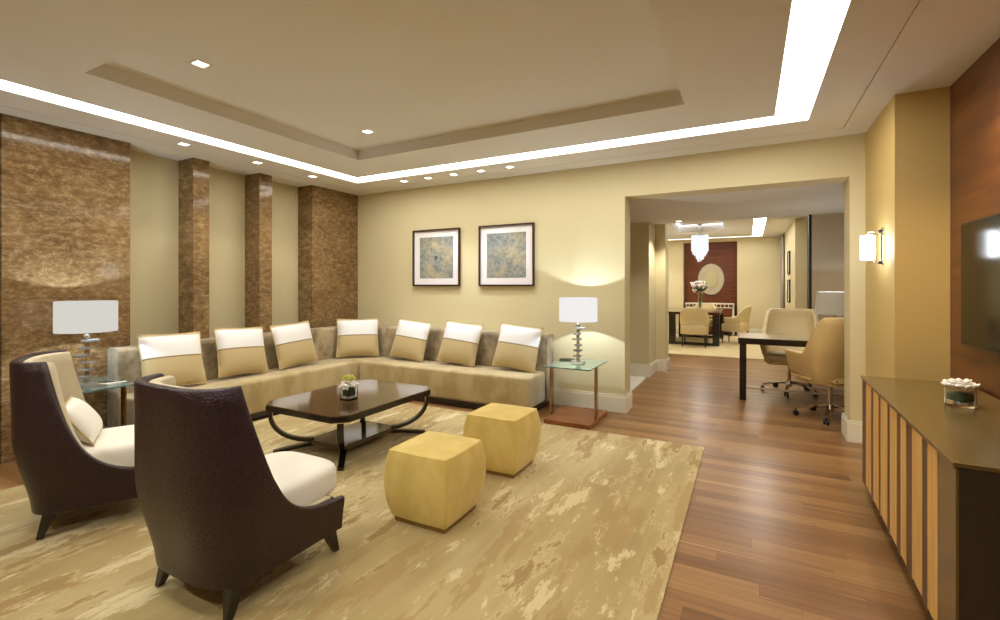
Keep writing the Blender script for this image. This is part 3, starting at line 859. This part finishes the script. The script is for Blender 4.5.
t = thing('flower_arrangement', 'low round glass bowl of white blossoms on the bronze console cabinet', 'flowers', (0.91, 3.07, ZT + 0.0005))
b = nb(); lathe(b, [(0.0005, 0), (0.056, 0), (0.058, 0.004), (0.058, 0.085), (0.054, 0.085), (0.054, 0.01), (0.0005, 0.01)], n=40, cap=False)
build('glass_bowl', b, GLASS, t)
build('leaf_wrap', lathe(nb(), [(0.044, 0.03), (0.049, 0.034), (0.049, 0.062), (0.044, 0.066)], n=30), LEAF, t)
b = nb()
for k in range(26):
    a = rnd.uniform(0, 2 * PI); r_ = rnd.uniform(0, .042); ball(b, (r_ * math.cos(a), r_ * math.sin(a), 0.018 + rnd.uniform(0, .006)), .008, u=8, v=6)
build('pebbles', b, PAPER, t)
for k in range(12):
    a = k * 2 * PI / 8; r_ = 0.042 if k < 8 else 0.018
    if k >= 8: a = (k - 8) * PI / 2 + .4
    b = nb(); petals(b, (r_ * math.cos(a), r_ * math.sin(a), 0.092 + (0.016 if k >= 8 else rnd.uniform(-.004, .008))), 0.034, 6, rnd, 0.35 + rnd.uniform(0, .4))
    build('flower', b, PETAL, t)

# ---------------------------------------------------------------- desk and study things
t = thing('writing_desk', 'long pale-topped desk with black legs seen through the opening', 'desk', (0, 6.2, 0))
build('desktop', box(nb(), -0.11, 1.7, 0.035, 0.725, 0.730, 0.736), M('desk_leather', srgb(150, 132, 92), 0.3).m, t, smooth=False)
build('apron', box(nb(), -0.115, 1.69, 0.02, 0.74, 0.665, 0.732), ESPRESSO, t, smooth=False)
for x in (-0.10, 1.62):
    for y in (0.025, 0.665):
        build('leg', box(nb(), x, x + 0.07, y, y + 0.07, 0, 0.655, 0.003), ESPRESSO, t, smooth=False)
build('stretcher', box(nb(), -0.03, 1.62, 0.05, 0.07, 0.14, 0.16), M('brushed_steel', srgb(210, 206, 198), 0.35, metal=0.8).m, t, smooth=False)

def caster_base(t, rz=0.3, R_=0.30):
    b = nb(); tube(b, [(0, 0, 0.10), (0, 0, 0.42)], 0.022, 14); tube(b, [(0, 0, 0.07), (0, 0, 0.15)], 0.034, 14)
    build('column', b, CHROME, t)
    for k in range(5):
        a = rz + k * 2 * PI / 5; d = Vector((math.cos(a), math.sin(a), 0))
        b = nb(); bar(b, [d * 0.02 + Vector((0, 0, 0.125)), d * 0.15 + Vector((0, 0, 0.11)), d * R_ + Vector((0, 0, 0.075))], (-d.y, d.x, 0), [0.045, 0.036, 0.026], [0.03, 0.022, 0.018])
        g = build('base_arm', b, CHROME, t, smooth=False)
        b = nb(); c = d * R_
        s_ = Vector((-d.y, d.x, 0))
        for q in (-1, 1):
            p = c + s_ * 0.014 * q
            tube(b, [p + Vector((0, 0, 0.027)) - s_ * 0.009, p + Vector((0, 0, 0.027)) + s_ * 0.009], 0.027, 16)
        tube(b, [c + Vector((0, 0, 0.03)), c + Vector((0, 0, 0.07))], 0.008, 8)
        build('caster', b, RUBBER, g)

def office_chair(label, loc, rz, mat):
    t = thing('office_chair', label, 'chair', loc, rz, 'swivel chairs at the desk')
    W = lambda z: 0.20 + 0.12 * min(1, max(0, (z - 0.36) / 0.34)) ** 0.6
    D = lambda z: 0.15 + 0.14 * min(1, max(0, (z - 0.36) / 0.34)) ** 0.6 + 0.06 * ss(0.6, 1.0, z)
    def top(y): return 0.66 + 0.375 * (1 - ss(-0.25, -0.06, y))
    b = nb(); ushell(b, W, D, -0.04, 0.26, 3.6, top, 0.38, 0, 0.05, 60, 12)
    build('shell', b, mat, t, angle=75)
    poly = [uplan(i / 40, 0.285, 0.25, -0.04, 0.27, 2.7) for i in range(41)]
    b = nb(); prism(b, [(x * .75, y * .8) for x, y in poly], 0.36, 0.42, 0.02); build('seat_pan', b, mat, t)
    b = nb(); prism(b, [(x * .88, y * .92 + .01) for x, y in poly], 0.40, 0.50, 0.03); build('seat_cushion', b, mat, t)
    caster_base(t)
    return t
office_chair('tan leather swivel chair in front of the desk, half hidden by the wall', (0.73, 5.80, 0), R(24), LEATHER)
office_chair('pale leather swivel chair behind the desk, facing the desk', (0.45, 6.99, 0), R(172), LEATHER_P)

t = thing('desk_lamp', 'grey-shaded lamp standing on the desk beyond the opening', 'lamp', (0.88, 6.66, 0.736))
build('base', lathe(nb(), [(0.07, 0), (0.07, 0.015), (0.012, 0.025), (0.012, 0.35)], n=24), CHROME, t)
b = nb(); lathe(b, [(0.20, 0.285), (0.165, 0.545), (0.163, 0.545), (0.198, 0.285)], n=48, cap=False)
build('lamp_shade', b, SHADE_G, t)
b = nb(); ball(b, (0, 0, 0.40), 0.035); build('light_bulb', b, emit('bulb_glass', (1, .95, .85, 1), 12), t)
bulb('desk_lamp_bulb', (0.88, 6.66, 0.736 + 0.47), 6)

# ---------------------------------------------------------------- dining room
t = thing('dining_table', 'dark wood dining table under the chandelier in the far room', 'table', (-1.15, 12.2, 0.01))
build('tabletop', box(nb(), -0.85, 0.58, -0.85, 1.1, 0.69, 0.75, 0.003), M('dining_top_wood', srgb(70, 30, 20), 0.15, coat=.4).m, t, smooth=False)
for x in (-0.42, 0.50):
    for y in (-0.75, 0.95):
        build('leg', box(nb(), x - 0.07, x + 0.07, y - 0.05, y + 0.05, 0, 0.69), ESPRESSO, t, smooth=False)
b = nb(); box(b, -0.47, 0.41, -0.78, -0.72, 0.0, 0.06); box(b, -0.47, 0.41, 0.92, 0.98, 0, 0.06)
b.free()
for y in (-0.75, 0.95): build('stretcher', box(nb(), -0.35, 0.43, y - 0.03, y + 0.03, 0, 0.06), ESPRESSO, t, smooth=False)

def dining_chair(label, loc, rz, first=None):
    if first:
        t = dup(first); t.location = loc; t.rotation_euler = (0, 0, rz); tag(t, label, 'chair', 'cream dining chairs'); return t
    t = thing('dining_chair', label, 'chair', loc, rz, 'cream dining chairs')
    W = lambda z: 0.27 + 0.03 * ss(0.35, 0.6, z)
    D = lambda z: 0.22 + 0.05 * ss(0.5, 0.9, z)
    def top(y): return 0.60 + 0.26 * (1 - ss(-0.26, -0.02, y))
    # back with an opening at the bottom: side arms plus upper back
    b = nb(); ushell(b, W, D, -0.03, 0.18, 2.8, top, 0.50, 0, 0.045, 48, 8); build('backrest', b, LEATHER_P, t, angle=75)
    for sx in (-1, 1): build('arm_panel', box(nb(), sx * 0.245 - 0.03, sx * 0.245 + 0.03, -0.18, 0.17, 0.28, 0.52, 0.012), LEATHER_P, t)
    b = nb(); box(b, -0.25, 0.25, -0.22, 0.26, 0.28, 0.46, 0.03, 3); build('seat', b, LEATHER_P, t)
    for sx in (-1, 1):
        for sy in (-1, 1):
            build('leg', tube(nb(), [(sx * 0.22, 0.02 + sy * 0.2, 0.29), (sx * 0.235, 0.02 + sy * 0.22, 0)], 0.02, 10, 0.012), ESPRESSO, t)
    return t
dc = dining_chair('cream dining chair with its back to the viewer before the dining table', (-1.06, 11.12, 0.014), 0)
dining_chair('cream dining chair at the right side of the dining table', (-0.26, 12.25, 0.014), R(75), dc)
dining_chair('cream dining chair on the far side of the dining table below the oval wall piece', (-1.05, 13.55, 0.014), R(180), dc)
dining_chair('cream dining chair at the left side of the dining table, mostly hidden by the wall', (-2.12, 12.0, 0.014), R(-90), dc)

t = thing('flower_vase', 'tall clear vase of white lilies on the dining table', 'flowers', (-1.03, 12.1, 0.7605))
build('glass_vase', lathe(nb(), [(0.07, 0), (0.05, 0.02), (0.045, 0.3), (0.06, 0.45), (0.057, 0.45), (0.042, 0.3), (0.045, 0.03)], n=24), GLASS, t)
b = nb()
hd = [(-.14, 0, .54), (-.05, .05, .63), (.06, -.05, .62), (.14, .03, .54), (-.12, -.06, .44), (.08, .05, .46), (0, -.08, .54), (-.17, .04, .60)]
for x, y, z in hd: tube(b, [(x * .1, y * .1, .03), (x * .2, y * .2, .35), (x, y, z)], .006, 6)
build('stem', b, STEM, t)
for x, y, z in hd:
    b = nb(); petals(b, (x, y, z), .095, 6, rnd, .95); build('lily', b, PETAL, t)
b = nb()
for k in range(9):
    a = k * .7; rot = Matrix.Rotation(a, 3, 'Z') @ Matrix.Rotation(-.5, 3, 'Y'); ball(b, Vector((0, 0, .46)) + rot @ Vector((.12, 0, 0)), .09, (1, .3, .08), 8, 6, rot)
build('leaf', b, LEAF, t)

t = thing('chandelier', 'white crystal-drop chandelier hanging in the far dining room', 'chandelier', (-1.03, 12.0, HC + 0.16))
build('ceiling_canopy', lathe(nb(), [(0.06, -0.03), (0.06, 0)], n=20), CHROME, t)
build('rod', tube(nb(), [(0, 0, -0.03), (0, 0, -0.30)], 0.012, 10), CHROME, t)
b = nb(); tube(b, [(-.05, 0, -.08), (-.02, 0, -.2)], .012, 8); tube(b, [(.05, 0, -.08), (.02, 0, -.2)], .012, 8); lathe(b, [(.165, -.29), (.178, -.27), (.178, -.25), (.05, -.24)], n=32)
build('frame', b, CHROME, t)
tiers = [(0.178, 28, -0.27, -0.64), (0.15, 22, -0.30, -0.70), (0.12, 16, -0.32, -0.76), (0.08, 11, -0.34, -0.83), (0.04, 6, -0.36, -0.88)]
for r_, n_, za, zb_ in tiers:
    b = nb()
    for k in range(n_):
        a = 2 * PI * k / n_; x, y = r_ * math.cos(a), r_ * math.sin(a)
        ze = zb_ + rnd.uniform(-.03, .03)
        lathe(b, [(0.004, ze), (0.013, ze + .03), (0.012, za)], x, y, 6)
    build('crystal_tier', b, CHAND, t, smooth=False)
bulb('chandelier_bulb', (-1.03, 12.0, 1.80), 10, (1, .97, .92), 0.1)

t = thing('oval_mirror', 'large oval gilt wall piece on the far mahogany panel', 'wall art', (-0.965, 14.70, 1.54))
def disc(r0, r1, d0, d1, mat, nm_):
    b = nb(); n = 64
    rr = [(r0, 0.0), (r0, -d0), (r1, -d1), (r1 * .0 + 0.0001, -d1)]
    rg = [[b.verts.new((0.77 * r * math.cos(2 * PI * k / n), y, r * math.sin(2 * PI * k / n))) for k in range(n)] for r, y in rr]
    for a, c in zip(rg, rg[1:]):
        for k in range(n): b.faces.new((a[k], a[(k + 1) % n], c[(k + 1) % n], c[k]))
    build(nm_, b, mat, t, angle=30)
disc(0.45, 0.43, 0.03, 0.045, RINGM, 'rim'); disc(0.25, 0.24, 0.05, 0.06, GILT, 'centre_disc')

t = thing('sideboard', 'low white fretwork sideboard against the far mahogany wall', 'sideboard', (-0.98, 14.35, 0))
build('body', box(nb(), -0.58, 0.58, -0.16, 0.18, 0.08, 0.74), MAHOG, t, smooth=False)
build('worktop', box(nb(), -0.62, 0.62, -0.19, 0.2, 0.84, 0.87), TRIM, t, smooth=False)
b = nb(); box(b, -0.62, 0.62, -0.18, -0.165, 0.74, 0.765)
for k in range(13): box(b, -0.62 + k * 0.1, -0.60 + k * 0.1, -0.18, -0.165, 0.765, 0.84)
box(b, -0.62, -0.58, -0.18, 0.18, 0, 0.84); box(b, 0.58, 0.62, -0.18, 0.18, 0, 0.84)
build('fretwork', b, TRIM, t, smooth=False)

for z, lab in ((1.86, 'small dark-framed picture, upper of two on the far right dining wall'), (1.24, 'small dark-framed picture, lower of two on the far right dining wall')):
    t = thing('framed_picture', lab, 'picture', (0.79, 12.1, z), 0, 'small pictures in the dining room')
    b = nb(); ring(b, (-.02, 0, -.25, .25), (-.02, 0, -.21, .21), 0, 0.01)
    b.free(); b = nb()
    box(b, -.03, 0, -.25, .25, .22, .25); box(b, -.03, 0, -.25, .25, -.25, -.22); box(b, -.03, 0, -.25, -.22, -.22, .22); box(b, -.03, 0, .22, .25, -.22, .22)
    build('frame', b, BLACK, t, smooth=False)
    build('print', box(nb(), -.012, 0, -.22, .22, -.22, .22), MAT_W, t, smooth=False)
